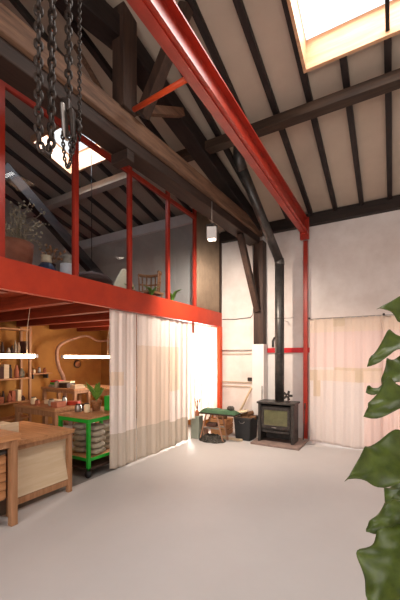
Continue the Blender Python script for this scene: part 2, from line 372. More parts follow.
def m1(u, v):
    z = v*2.3
    if z < .5: return 2
    if 1.2 < z < 1.42 and u < .5: return 1
    return 0
def m2(u, v):
    z = v*2.3
    if z < .5: return 2
    if z < 1.78: return 1
    return 0
def m3(u, v):
    z = v*2.3
    if z < .45: return 2
    if z < 1.02: return 0
    return 1 if z < 1.8 and u < .45 else 0
curtain('curtain', 'white cotton curtain panel with sand hem, leftmost, beside the green cart', (CX-.03,3.45), (CX,3.98), .02, 2.34, 3, .018, [CW,CB,CD], m1, hem=.02, seed=1)
curtain('curtain', 'beige patchwork curtain panel with white top and sand hem, middle of the loft curtains', (CX,4.0), (CX,4.86), .02, 2.34, 3, .016, [CW,CP,CD], m2, hem=.02, seed=2)
curtain('curtain', 'white and beige curtain panel next to the grey-green tin', (CX,4.9), (CX-.01,5.55), .02, 2.34, 3, .018, [CW,CB,CD], m3, hem=.03, seed=3)
curtain('sheer_curtain', 'brilliant backlit white sheer curtain beside the orange-red post', (CX+.0,5.52), (CX,6.74), .30, 2.33, 9, .025, [CS], None, hem=.12, seed=4)
tag(MB().box((CX+.03,5.60,2.13),(CX+.045,5.66,2.345)).build('hanging_tab', M['rjoist']), 'small rust-coloured tab hanging from the loft beam over the sheer curtain', 'tab')
tag(MB().tube([(CX+.02,3.4,2.325),(CX+.02,6.76,2.325)], .006, 8).build('curtain_wire', M['steel']), 'thin wire under the loft beam carrying the curtains', 'wire')
def mw(u, v):
    x = u*1.22; z = v*2.33
    if z > 2.08: return 0 if not (.42 < x < .62 and z > 2.2) else 2
    if z > 1.42: return 1
    if z > 1.36 and x > .45: return 2
    if 1.15 < z < 1.38: return 2 if (x < .14 or .8 < x < .93) else 0
    if z < 1.15 and .07 < x < .2 and z > .85: return 2
    if x > .95 and z < 1.2: return 1
    return 3
curtain('curtain', 'wide cream patchwork curtain glowing over the doorway right of the stove', (-1.40,6.66), (-.16,6.62), .01, 2.38, 6, .014, [WS,WP,WB,CW], mw, hem=.03, bulge=-.12, seed=5)
curtain('curtain', 'cream curtain behind the fig plant at the right edge', (-.20,6.68), (1.25,6.68), .01, 2.38, 8, .025, [WP,WS], lambda u, v: 1 if v > .9 else 0, hem=.03, seed=6)
tag(MB().tube([(-1.43,6.66,2.385),(1.3,6.66,2.385)], .008, 8).build('curtain_rod', M['steel']), 'slim metal rod over the cream curtains', 'rod')
for x in (-1.41, -.14):
    tag(MB().tube([(x,6.66,2.405),(x,6.89,2.405)], .007, 8).tube([(x,6.64,2.40),(x,6.665,2.40)], .02, 10).build('rod_bracket', M['iron']), 'small dark bracket holding the curtain rod on the back wall', 'bracket', 'curtain rod brackets')

# ------------------------------------------------------------------ stove
tag(MB().box((-2.34,5.92,0),(-1.43,6.72,.04)).build('hearth_slab', M['hearth'], bevel=.006), 'flat pinkish stone hearth slab under the iron stove', 'hearth')
sx0, sx1, sy0, sy1 = -2.24, -1.57, 6.08, 6.46
st = thing('wood_stove', 'dark cast iron wood stove with glass door on the stone hearth', 'stove', ((sx0+sx1)/2, 6.27, .04))
bd = MB().box((sx0,sy0+.02,.04),(sx0+.035,sy1,.76)).box((sx1-.035,sy0+.02,.04),(sx1,sy1,.76)).box((sx0,sy1-.03,.04),(sx1,sy1,.76)).box((sx0,sy0+.03,.24),(sx1,sy1,.27)).box((sx0+.03,sy0+.05,.27),(sx1-.03,sy1,.34)).box((sx0+.03,sy0+.05,.62),(sx1-.03,sy1,.72))
bd.build('body', M['iron'], st, .006)
MB().box((sx0-.03,sy0-.02,.76),(sx1+.03,sy1+.02,.80)).build('top_plate', M['iron'], st, .01)
for x in (sx0-.005, sx1-.05): MB().box((x,sy0-.005,.04),(x+.055,sy0+.04,.76)).build('corner_post', M['iron'], st, .008)
dfr = MB(); a, b, c, e = sx0+.06, sx1-.06, .30, .70
dfr.box((a,sy0,c),(b,sy0+.03,c+.06)).box((a,sy0,e-.05),(b,sy0+.03,e)).box((a,sy0,c+.06),(a+.05,sy0+.03,e-.05)).box((b-.05,sy0,c+.06),(b,sy0+.03,e-.05))
dd = dfr.build('door', M['iron'], st, .005)
MB().box((a+.05,sy0+.012,c+.06),(b-.05,sy0+.02,e-.05)).build('door_glass', M['stoveglass'], dd)
MB().tube([(-1.97,sy0-.03,c+.03),(-1.88,sy0-.03,c+.03)], .009, 8).tube([(-1.925,sy0-.03,c+.03),(-1.925,sy0+.01,c+.03)], .006, 8).build('handle', M['steel'], dd)
MB().box((sx0+.08,sy0+.02,.22),(sx1-.08,sy0+.06,.25)).build('ash_lip', M['iron'], st, .004)
fl = thing('stove_flue', 'dark steel flue pipe rising from the stove and slanting to the roof', 'flue pipe', (-1.89, 6.3, .80))
MB().tube([(-1.89,6.3,.80),(-1.89,6.3,3.43)], .088, 20).build('pipe', M['flue'], fl)
MB().tube([(-1.89,6.3,3.42),(-1.89,6.3,3.47),(-1.893,6.27,3.53)], .092, 20).build('elbow', M['flue'], fl)
MB().tube([(-1.893,6.27,3.52),(-2.11,4.96,4.70)], .082, 20).build('pipe', M['flue'], fl)
MB().tube([(-2.108,4.98,4.68),(-2.12,4.9,4.76),(-2.12,4.88,4.86),(-2.12,4.88,5.3)], .09, 20).build('elbow', M['flue'], fl)
for z in (2.38, 1.7): MB().tube([(-1.89,6.3,z),(-1.89,6.3,z+.02)], .091, 20).build('collar', M['iron'], fl)
MB().tube([(-1.80,6.3,2.39),(-1.62,6.3,2.39)], .006, 6).tube([(-1.9,6.38,2.39),(-1.9,6.89,2.39)], .006, 6).build('wall_strut', M['steel'], fl)
# stove fan
fn_ = thing('stove_fan', 'small black heat fan standing on the stove top', 'fan', (-1.70, 6.2, .80))
MB().box((-1.74,6.17,.80),(-1.66,6.23,.825)).box((-1.71,6.19,.825),(-1.69,6.22,.90)).build('base', M['iron'], fn_, .003)
for i in range(5):
    t0 = i*2*math.pi/5
    MB().cbox((-1.70+.05*math.cos(t0),6.175,.93+.05*math.sin(t0)), (.085,.006,.045), 0, 0, ('Y', -t0)).build('blade', M['iron'], fn_, .002)
# fireside tools against right
tl = thing('poker', 'thin dark poker leaning by the red post beside the stove', 'poker', (-1.49, 6.6, .04))
MB().tube([(-1.50,6.55,.04),(-1.50,6.68,.62)], .009, 8).build('rod', M['iron'], tl)
MB().tube([(-1.50,6.68,.62),(-1.50,6.70,.74)], .015, 8).build('handle', M['iron'], tl)

# bin of logs
bn = thing('log_bin', 'black open bin of firewood left of the stove', 'log bin', (-2.55, 6.28, 0))
def tub(mb, x0, x1, y0, y1, z0, z1, w=.02, fl=.03):
    mb.box((x0,y0,z0),(x1,y1,z0+.03))
    mb.hexa([(x0,y0,z0),(x1,y0,z0),(x1,y0+w,z0),(x0,y0+w,z0),(x0-fl,y0-fl,z1),(x1+fl,y0-fl,z1),(x1+fl,y0-fl+w,z1),(x0-fl,y0-fl+w,z1)])
    mb.hexa([(x0,y1-w,z0),(x1,y1-w,z0),(x1,y1,z0),(x0,y1,z0),(x0-fl,y1+fl-w,z1),(x1+fl,y1+fl-w,z1),(x1+fl,y1+fl,z1),(x0-fl,y1+fl,z1)])
    mb.hexa([(x0,y0,z0),(x0+w,y0,z0),(x0+w,y1,z0),(x0,y1,z0),(x0-fl,y0-fl,z1),(x0-fl+w,y0-fl,z1),(x0-fl+w,y1+fl,z1),(x0-fl,y1+fl,z1)])
    mb.hexa([(x1-w,y0,z0),(x1,y0,z0),(x1,y1,z0),(x1-w,y1,z0),(x1+fl-w,y0-fl,z1),(x1+fl,y0-fl,z1),(x1+fl,y1+fl,z1),(x1+fl-w,y1+fl,z1)])
    return mb
tub(MB(), -2.72, -2.42, 6.10, 6.46, 0, .44).build('tub', M['bin'], bn, .004)
MB().box((-2.755,6.062,.42),(-2.385,6.082,.455)).build('rim', M['iron'], bn, .003); MB().box((-2.755,6.48,.42),(-2.385,6.50,.455)).build('rim', M['iron'], bn, .003)
MB().tube([(-2.63,6.058,.38),(-2.60,6.04,.35),(-2.54,6.04,.35),(-2.51,6.058,.38)], .008, 8).build('handle', M['steel'], bn)
for i, (x, yy, z, ln, a) in enumerate([(-2.63,6.22,.40,.26,.3),(-2.50,6.33,.41,.26,-.2),(-2.58,6.36,.48,.26,.6)]):
    d = Vector((math.cos(a), math.sin(a), .25))*ln/2
    tag(MB().tube([Vector((x,yy,z))-d, Vector((x,yy,z)), Vector((x,yy,z))+d], [.045,.05,.043], 9).build('firewood_log', M['bark']), 'short split log sticking out of the black bin by the stove', 'log', 'logs in the black bin')
# boxes and planks behind the bench
cr = thing('wooden_crate', 'low slatted wooden crate under the window wall left of the bin', 'crate', (-3.30, 6.5, 0))
cx0, cx1, cy0, cy1 = -3.38, -3.02, 6.28, 6.6
for z in (.02, .13, .24): MB().box((cx0,cy0-.015,z),(cx1,cy0,z+.09)).build('slat', M['benchx'], cr, .003)
for z in (.02, .13, .24): MB().box((cx1,cy0-.015,z),(cx1+.015,cy1,z+.09)).build('slat', M['bench'], cr, .003)
MB().box((cx0,cy0,.0),(cx1,cy1,.02)).box((cx0,cy1-.015,.02),(cx1,cy1,.33)).box((cx0,cy0,.02),(cx0+.015,cy1-.015,.33)).build('body', M['benchx'], cr)
for i, (x, yy, z, a) in enumerate([(-3.25,6.42,.07,.1),(-3.13,6.45,.07,1.4),(-3.24,6.45,.165,.4),(-3.13,6.40,.26,.2),(-3.27,6.46,.26,1.0),(-3.18,6.43,.355,.3)]):
    d = Vector((math.cos(a), math.sin(a), 0))*.1
    tag(MB().tube([Vector((x,yy,z))-d, Vector((x,yy,z))+d], [.045,.042], 8).build('firewood_log', M['bark']), 'log in the low crate behind the green bench', 'log', 'logs in the crate')
tag(MB().box((-3.20,6.00,0),(-2.55,6.06,.04)).build('timber_offcut', M['ply'], bevel=.004), 'pale squared timber offcut lying on the floor before the bin', 'timber')
tag(MB().box((-3.60,6.08,0),(-3.42,6.25,.16)).build('brick_stack', M['brick'], bevel=.01), 'short pinkish block on the floor behind the green bench', 'block')
tag(MB().beam((-2.98,6.72,.30),(-2.66,6.83,1.0),.03,.06,(0,1,0)).build('leaning_plank', M['ply'], bevel=.003), 'wooden plank leaning up behind the black bin', 'plank')
tag(MB().beam((-2.98,6.2,.47),(-2.55,6.3,.56),.26,.015).build('cardboard_sheet', M['ply']), 'tan sheet of board lying over the left rim of the black bin', 'board')
# folding bench with green pad
bc = thing('padded_bench', 'folding bench with a green padded top on splayed wooden legs', 'bench', (-3.0, 5.7, 0))
bx0, bx1, by0, by1 = -3.35, -2.57, 5.72, 6.0
MB().box((bx0,by0,.52),(bx1,by1,.55)).build('seat_board', M['dtimber'], bc, .004)
def pad(u, v):
    x = bx0+(bx1-bx0)*u; yy = by0+(by1-by0)*v
    e = (1-abs(2*u-1)**8)*(1-abs(2*v-1)**6)
    return (x, yy, .555+.07*e+.008*math.sin(u*19)*e)
MB().grid(pad, 40, 14).box((bx0,by0,.55),(bx1,by1,.556)).build('pad', M['gcloth'], bc)
for x0_, x1_ in ((-3.34,-3.20),(-2.83,-2.97)):
    for yy in (by0+.03, by1-.03):
        MB().beam((x0_,yy,0),(x1_,yy,.52),.025,.028,(0,1,0)).build('leg', M['hose'], bc, .003)
MB().box((-3.27,by0+.02,.24),(-2.90,by0+.045,.27)).build('stretcher', M['steel'], bc)
MB().box((-3.27,by1-.045,.24),(-2.90,by1-.02,.27)).build('stretcher', M['steel'], bc)
rg = MB()
for i in range(7):
    r = .27-.022*i
    rg.tube([(-3.08+r*1.0*math.cos(t_*.2618), 5.78+r*.7*math.sin(t_*.2618), .012+.016*i+.01*math.sin(t_*2.1+i)) for t_ in range(24)], .012, 6, 0, True)
tag(rg.build('coiled_netting', M['darkmesh']), 'dark coiled netting on the floor at the foot of the green bench', 'netting')
tag(MB().box((-3.22,5.76,.272),(-3.0,5.94,.34)).build('tool_case', M['brownf'], bevel=.02), 'small dark brown case resting between the legs of the green bench', 'case')
tag(MB().lathe((-2.72,5.86,.615), [(.05,0),(.07,.01),(.075,.05),(.05,.08),(.01,.085)], 14).build('woolly_cap', M['darkmesh']), 'dark crumpled cap lying on the right end of the green bench', 'cap')
gt = thing('storage_tin', 'tall grey-green tin at the edge of the white curtain', 'tin', (-3.47, 5.83, 0))
MB().box((-3.56,5.74,0),(-3.37,5.92,.42)).build('body', M['grey'], gt, .01)
MB().box((-3.565,5.735,.42),(-3.365,5.925,.45)).build('lid', M['grey'], gt, .006)
pl = thing('dried_bouquet', 'reddish dried stems standing on the grey-green tin', 'dried flowers', (-3.46, 5.83, .45))
MB().lathe((-3.46,5.83,.45), [(.04,0),(.05,.03),(.035,.1),(.02,.12)], 12).build('vase', M['terra'], pl)
q = MB()
for i in range(7):
    a = i*.9; q.tube([(-3.46,5.83,.56),(-3.46+.06*math.cos(a),5.83+.06*math.sin(a),.74+.02*(i % 3))], .006, 5).lathe((-3.46+.06*math.cos(a),5.83+.06*math.sin(a),.73+.02*(i % 3)), [(.004,0),(.02,.02),(.004,.05)], 6)
q.build('stems', M['terra'], pl)

# pipes and services on the white wall between loft post and pillar
tag(MB().tube([(-3.41,6.87,1.80),(-2.60,6.87,1.80)], .012, 8).build('wall_pipe', M['steel']), 'thin grey pipe across the white wall, upper of the pair', 'pipe')
tag(MB().tube([(-3.41,6.87,1.72),(-2.60,6.87,1.72)], .009, 8).build('wall_pipe', M['pcable']), 'thin tan pipe on the white wall just under the grey one', 'pipe')
tag(MB().box((-3.41,6.87,1.07),(-2.60,6.895,1.095)).build('wall_batten', M['pcable']), 'slim tan batten on the white wall behind the leaning plank', 'batten')
tag(MB().box((-3.41,6.87,.98),(-2.60,6.895,1.0)).build('wall_batten', M['pcable']), 'lower tan batten on the white wall, beside the socket box', 'batten')
tag(MB().box((-2.77,6.84,1.12),(-2.63,6.895,1.20)).build('junction_box', M['iron'], bevel=.005), 'small dark box on the wall left of the white pillar', 'junction box')
tag(MB().tube([(-3.40,6.885,2.52),(-3.1,6.885,2.50),(-2.72,6.885,2.52),(-2.66,6.885,2.58),(-2.64,6.885,2.8),(-2.66,6.885,4.2)], .008, 6).build('wall_cable', M['cable']), 'black cable clipped along the white wall above the pipes', 'cable')
tag(MB().tube([(-2.21,6.88,1.86),(-2.21,6.88,1.99),(-2.18,6.88,2.05),(-2.12,6.88,2.07),(-2.02,6.88,2.07)], .022, 8).build('bent_pipe', M['flue']), 'short bent grey pipe above the red band behind the flue', 'pipe')
tag(MB().box((-2.36+.02,6.875,0),(-2.06,6.895,1.7)).build('wall_board', M['white'], bevel=.003), 'white board panel on the wall behind the stove', 'board')
tag(MB().tube([(-2.36,6.60,.02),(-2.36,6.63,1.05)], .012, 8).build('measuring_rod', M['steel']), 'thin grey rod leaning on the white pillar beside the bin', 'rod')
tag(MB().lathe((-2.13,6.865,.93), [(.005,0),(.02,.02),(.028,.06),(.018,.09),(.004,.1)], 8).build('wall_hook', M['steel']), 'small grey hook on the white wall above the stove corner', 'hook')
tag(MB().box((-1.37,6.87,1.86),(-1.345,6.895,2.25)).build('door_bolt', M['cable']), 'thin dark bolt above the red jamb next to the cream curtain', 'bolt')

# flood lamp
LP = Vector((-2.47, 4.62, 3.60))
fld = thing('flood_lamp', 'small white flood lamp hanging on a rod from the tie beam', 'lamp', LP)
MB().tube([(LP.x,LP.y,LP.z+.16),(LP.x,LP.y,4.10)], .008, 8).build('rod', M['steel'], fld)
MB().box((LP.x-.07,LP.y-.07,LP.z+.10),(LP.x+.07,LP.y+.07,LP.z+.13)).build('bracket', M['iron'], fld)
MB().cbox(LP+Vector((0,0,.0)), (.15,.13,.18), .4).build('housing', M['white'], fld, .01)
MB().cbox(LP+Vector((-.01,.02,-.093)), (.11,.09,.006), .4).build('lens', M['lamp'], fld)

# ------------------------------------------------------------------ chains
def link_mesh(L, W, r):
    pts = []
    R = W/2-r; H = L/2-r-R
    for i in range(7): a = math.pi*i/6; pts.append((R*math.cos(a), 0, H+R*math.sin(a)))
    for i in range(7): a = math.pi+math.pi*i/6; pts.append((R*math.cos(a), 0, -H+R*math.sin(a)))
    return MB().tube(pts, r, 8, 0, True)
def chain_run(par, proto, pts, pitch, start=0):
    """links along a polyline; every link is a child sharing one mesh"""
    pts = [Vector(p) for p in pts]; n = start; carry = 0
    for a, b in zip(pts[:-1], pts[1:]):
        d = b-a; ln = d.length; s = carry
        while s <= ln:
            c = proto[0].copy() if proto[1] else proto[0]
            if proto[1]: COL.objects.link(c)
            proto[1] = True
            c.parent = par; c.location = a+d*(s/ln)-ORG[par.name]
            q = d.to_track_quat('Z', 'Y'); c.rotation_mode = 'QUATERNION'
            from mathutils import Quaternion
            c.rotation_quaternion = q @ Quaternion((0,0,1), (n % 2)*math.pi/2+.5+random.uniform(-.15,.15))
            n += 1; s += pitch
        carry = s-ln
    return n
def new_link(par, L, W, r):
    mb = link_mesh(L, W, r); me = bpy.data.meshes.new('chain_link')
    me.from_pydata([v for v in mb.v], [], mb.f); me.materials.append(M['chain']); me.polygons.foreach_set('use_smooth', mb.sm)
    o = bpy.data.objects.new('chain_link', me); COL.objects.link(o); o.parent = par
    return [o, False]
c1 = thing('hoist_chain', 'heavy rusty chain hanging in a long narrow loop from the red rail', 'chain', (-1.51, 1.05, 2.62))
chain_run(c1, new_link(c1, .062, .047, .0092), [(-1.51,1.015,4.06),(-1.51,1.015,2.74),(-1.51,1.03,2.675),(-1.51,1.06,2.67),(-1.51,1.085,2.74),(-1.51,1.095,4.07)], .0415)
c2 = thing('hoist_chain', 'rusty chain carrying the steel hook block, right of the loop', 'chain', (-1.51, 1.18, 2.8))
chain_run(c2, new_link(c2, .058, .044, .0085), [(-1.51,1.19,4.07),(-1.51,1.19,3.04)], .039)
hb = thing('hook_block', 'grey steel lifting hook block at the end of the chain', 'hook block', (-1.51, 1.19, 2.8))
MB().cbox((-1.51,1.175,2.99), (.05,.05,.07), .5).build('swivel', M['chain'], hb, .012)
MB().cbox((-1.51,1.165,2.90), (.022,.06,.17), .55, 0, ('X', .18)).build('cheek_plate', M['steel'], hb, .01)
MB().cbox((-1.485,1.20,2.895), (.022,.06,.15), .55, 0, ('X', .18)).build('cheek_plate', M['chain'], hb, .01)
MB().tube([(-1.50,1.19,2.93),(-1.48,1.225,2.93),(-1.47,1.235,2.90),(-1.475,1.225,2.87)], .012, 8).build('hook', M['chain'], hb)
c3 = thing('hand_chain', 'thin steel chain hanging in small loops under the hook block', 'chain', (-1.51, 1.19, 2.65))
pl3 = new_link(c3, .030, .022, .0042)
chain_run(c3, pl3, [(-1.51,1.15,2.83),(-1.51,1.165,2.70),(-1.51,1.185,2.665),(-1.51,1.20,2.70),(-1.51,1.215,2.86)], .018)
chain_run(c3, pl3, [(-1.48,1.17,2.83),(-1.48,1.18,2.73),(-1.48,1.195,2.74),(-1.48,1.205,2.84)], .018)
c4 = thing('hand_chain', 'thinnest straight chain, right of the other hanging chains', 'chain', (-1.51, 1.245, 2.7))
chain_run(c4, new_link(c4, .032, .024, .0045), [(-1.51,1.262,4.07),(-1.51,1.262,2.85)], .0215)

# ------------------------------------------------------------------ workshop
def table(name, label, x0, x1, y0, y1, h, leg, topt, mt, ml, apron=.08, low=None, cat='workbench', over=.02, group=None):
    t = thing(name, label, cat, ((x0+x1)/2, (y0+y1)/2, 0), group)
    MB().box((x0-over,y0-over,h-topt),(x1+over,y1+over,h)).build('tabletop', mt, t, .004)
    for x in (x0, x1-leg):
        for yy in (y0, y1-leg): MB().box((x,yy,0),(x+leg,yy+leg,h-topt)).build('leg', ml, t, .004)
    a = h-topt-apron
    for (p, q) in (((x0+leg,y0+.01,a),(x1-leg,y0+.035,h-topt)), ((x0+leg,y1-.035,a),(x1-leg,y1-.01,h-topt)), ((x0+.01,y0+leg,a),(x0+.035,y1-leg,h-topt)), ((x1-.035,y0+leg,a),(x1-.01,y1-leg,h-topt))):
        MB().box(p, q).build('apron', ml, t, .003)
    if low:
        for (p, q) in (((x1-leg+.01,y0+leg,low),(x1-.01,y1-leg,low+.07)), ((x0+.01,y0+leg,low),(x0+leg-.01,y1-leg,low+.07))):
            MB().box(p, q).build('stretcher', ml, t, .003)
    return t
ta = table('workbench', 'near wooden workbench with a thick leg at the left edge', -4.3, -3.2, .3, 1.93, .90, .065, .06, M['bench'], M['benchz'], .07)
cd = thing('drawer_crate', 'brown slatted box with dark top under the near workbench', 'crate', (-3.6, 1.5, .25))
for i in range(5): MB().box((-3.29,.9,.27+.085*i),(-3.275,1.855,.345+.085*i)).build('slat', M['bench'], cd, .003)
MB().box((-3.9,.9,.25),(-3.29,1.855,.70)).build('body', M['bench'], cd, .004)
MB().box((-3.92,.88,.70),(-3.27,1.86,.735)).build('lid', M['iron'], cd, .004)
MB().box((-3.9,.9,0),(-3.8,1.0,.25)).box((-3.4,.9,0),(-3.3,1.0,.25)).box((-3.9,1.69,0),(-3.8,1.79,.25)).box((-3.4,1.69,0),(-3.3,1.79,.25)).build('foot', M['dtimber'], cd)
tb = table('workbench', 'lower wooden workbench with a pale board leaning inside its frame', -4.42, -3.41, 1.96, 2.74, .765, .055, .045, M['benchx'], M['benchz'], .055, .09)
tag(MB().beam((-3.425,2.36,.165),(-3.54,2.36,.69),.74,.015,(1,0,0)).build('leaning_board', M['ply'], bevel=.002), 'pale plywood board leaning under the lower workbench', 'board')
tag(MB().box((-3.95,1.98,.765),(-3.72,2.20,.90)).box((-3.70,1.98,.765),(-3.66,2.22,.915)).build('wooden_box', M['ply'], bevel=.004), 'pale wooden box on the lower workbench behind the near bench', 'box')
# green cart
gx0, gx1, gy0, gy1 = -4.2, -3.57, 3.13, 3.95
gc = thing('green_cart', 'bright green steel cart with wooden top on black castors', 'cart', ((gx0+gx1)/2, (gy0+gy1)/2, 0))
MB().box((gx0-.01,gy0-.01,.80),(gx1+.01,gy1+.01,.828)).build('tabletop', M['benchx'], gc, .003)
MB().box((gx0,gy0,.745),(gx1,gy0+.035,.80)).box((gx0,gy1-.035,.745),(gx1,gy1,.80)).box((gx0,gy0+.035,.745),(gx0+.035,gy1-.035,.80)).box((gx1-.035,gy0+.035,.745),(gx1,gy1-.035,.80)).build('top_frame', M['green'], gc, .003)
for x in (gx0, gx1-.045):
    for yy in (gy0, gy1-.045):
        MB().box((x,yy,.10),(x+.045,yy+.045,.745)).build('leg', M['green'], gc, .003)
        cs = MB().tube([(x+.02,yy-.0,.05),(x+.02,yy+.035,.05)], .05, 16).build('castor', M['rubber'], gc)
MB().box((gx0+.045,gy0+.01,.22),(gx1-.045,gy0+.03,.26)).box((gx0+.045,gy1-.03,.22),(gx1-.045,gy1-.01,.26)).box((gx1-.03,gy0+.045,.22),(gx1-.01,gy1-.045,.26)).box((gx0+.01,gy0+.045,.22),(gx0+.03,gy1-.045,.26)).build('shelf_frame', M['green'], gc, .003)
MB().box((gx0+.03,gy0+.03,.235),(gx1-.03,gy1-.03,.25)).build('shelf', M['benchx'], gc)
MB().box((gx0+.0,gy0+.0,.10),(gx1,gy1,.135)).build('lower_shelf', M['dtimber'], gc, .003)
for cix, (cx, cy) in enumerate(((-4.0,3.4),(-3.75,3.42),(-3.88,3.72))):
    for i in range(5 if cix < 2 else 4):
        z = .25+.085*i
        def sf(u, v, cx=cx, cy=cy, z=z, w=.115 if cix < 2 else .15):
            a = 2*math.pi*u; b = math.pi*(v-.5); cc = abs(math.cos(b))**.5
            sx = math.copysign(abs(math.cos(a))**.6, math.cos(a)); sy = math.copysign(abs(math.sin(a))**.6, math.sin(a))
            return (cx+w*sx*cc+.01*math.sin(5*a+z*40), cy+.125*sy*cc, z+.042+.042*math.copysign(abs(math.sin(b))**.8, math.sin(b)))
        tag(MB().grid(sf, 24, 8).build('folded_sack', M['sack']), 'pale folded sack stacked on the shelf of the green cart', 'sack', 'sacks on the green cart')
# table behind
tc_ = table('workbench', 'brown orange-lit table behind the lower workbench', -5.9, -4.78, 3.5, 4.12, .80, .07, .05, M['benchx'], M['benchz'], .09)
td = table('side_table', 'small wooden stand with things stacked on it before the shelves', -6.35, -5.35, 4.35, 4.75, 1.02, .06, .04, M['benchx'], M['benchz'], .05, cat='table')
te = table('counter_table', 'plain wooden counter under the bent wooden hoop', -6.3, -4.4, 5.2, 5.8, .97, .07, .05, M['benchx'], M['benchz'], .12, cat='table')
# things lying on the tables
kinds = ['benchx', 'ply', 'dtimber', 'terra', 'sack', 'grey', 'blue', 'cream', 'bench']
def jar(x, y, z, r, h, m, label, cat='jar', name='storage_jar'):
    t = thing(name, label, cat, (x, y, z))
    MB().lathe((x,y,z), [(r*.8,0),(r,h*.12),(r,h*.7),(r*.7,h*.86),(r*.7,h*.9)], 14).build('body', m, t)
    MB().lathe((x,y,z+h*.9), [(r*.76,0),(r*.76,h*.1)], 14).build('lid', M['dtimber'], t)
    return t
def boxy(x, y, z, s, rz, m, label, cat='box', name='small_box', group=None):
    return tag(MB().cbox((x,y,z+s[2]/2), s, rz).build(name, m, bevel=.004), label, cat, group)
# on the stand
boxy(-6.15,4.55,1.02,(.25,.2,.05),.2,M['sack'],'flat pale box at the left of the small stand')
boxy(-6.15,4.55,1.07,(.22,.18,.05),-.1,M['green'],'dark green flat box stacked second on the small stand')
boxy(-6.14,4.55,1.12,(.2,.16,.04),.3,M['bred'],'red-brown flat box on top of the stack on the small stand')
boxy(-5.82,4.55,1.02,(.22,.22,.10),.1,M['dtimber'],'dark wooden box in the middle of the small stand')
boxy(-5.82,4.55,1.12,(.26,.16,.03),.3,M['cream'],'cream folder lying on the dark wooden box')
boxy(-5.5,4.55,1.02,(.2,.22,.07),-.2,M['ply'],'pale wooden box at the right end of the small stand')
jar(-5.98,4.42,1.02,.045,.14,M['sack'],'small pale jar standing between boxes on the stand')
# on the orange-lit table
for i, (x, yy, r, h, m, l) in enumerate([(-5.62,3.68,.05,.13,'cream','cream jar at the left of the orange-lit table'),(-5.42,3.62,.04,.10,'terra','small terracotta jar near the front of the orange-lit table'),(-5.15,3.7,.05,.12,'sack','pale jar in the middle of the orange-lit table'),(-5.0,3.85,.04,.16,'steel','slim metal jar at the back of the orange-lit table')]):
    jar(x, yy, .80, r, h, M[m], l)
boxy(-5.35,3.92,.80,(.3,.2,.07),.2,M['ply'],'pale wooden tray at the back of the orange-lit table','tray','wooden_tray')
boxy(-4.93,3.68,.80,(.14,.2,.09),.1,M['terra'],'terracotta coloured block at the right of the orange-lit table','block','clay_block')
boxy(-4.94,4.0,.80,(.2,.14,.06),.5,M['redo'],'orange block at the right back of the orange-lit table','block','clay_block')
# on the cart
cpl = thing('potted_plant', 'broad-leaved green plant in a tan pot on the green cart', 'potted plant', (-3.95, 3.62, .828))
MB().lathe((-3.95,3.62,.828), [(.055,0),(.075,.13),(.08,.15),(.068,.15),(.06,.12),(.01,.12)], 18).build('pot', M['wicker'], cpl)
def leaf_mb(P0, P1, width, up, curl=.1, fold=.15, wave=.02, nu=14, nv=8, fiddle=False, seed=0):
    P0 = Vector(P0); P1 = Vector(P1); d = P1-P0; L = d.length; dn = d.normalized()
    U = Vector(up); side = dn.cross(U).normalized(); nrm = side.cross(dn).normalized()
    rnd = random.Random(seed); ph = rnd.uniform(0, 6)
    def fn(u, v):
        s = v*2-1
        if fiddle: w = math.sin(math.pi*min(1, u)**.85)**.55*(.62+.38*math.sin(math.pi*(u**1.6)))*(1-.16*math.exp(-((u-.38)/.12)**2)); w *= (1.0 if u < .93 else max(.02, (1-u)/.07)**.6)
        else: w = math.sin(math.pi*u**.8)**.8
        w = max(w, .015)*((1+.07*math.sin(21*u+ph)*abs(s)) if fiddle else 1)
        x = s*w*width/2*(1+.06*math.sin(11*u+ph+s))
        h = curl*L*math.sin(math.pi*u) + fold*abs(x)*1.0 + wave*L*abs(s)**2*math.sin((17 if fiddle else 13)*u+ph+(2 if s > 0 else 0)) + .014*L*abs(math.sin(u*18-abs(s)*3))*(1-abs(s)*.4)
        return P0+dn*(u*L)+side*x+nrm*h
    return MB().grid(fn, nu, nv)
for i in range(8):
    a = i*2.4; rr = .10+.02*(i % 3); base = Vector((-3.95,3.62,.94)); tip = base+Vector((rr*1.6*math.cos(a), rr*1.6*math.sin(a), .24+.05*(i % 3)))
    lf = leaf_mb(base+Vector((0,0,.04)), tip, .085, (0,0,1), .05, seed=i)
    lf.tube([base-Vector((0,0,.03)), base+Vector((0,0,.05))], .006, 5)
    lf.build('leaf', M['leafb'], cpl, thick=.002)
boxy(-3.76,3.82,.828,(.26,.2,.22),.3,M['green'],'bright green box on the cart beside the curtain')
jar(-4.07,3.38,.828,.05,.12,M['steel'],'metal jar at the front left of the green cart')
jar(-3.93,3.42,.828,.045,.14,M['cream'],'cream jar in front of the potted plant on the cart')
jar(-4.12,3.52,.828,.04,.10,M['brownf'],'small brown jar on the green cart behind the metal jar')
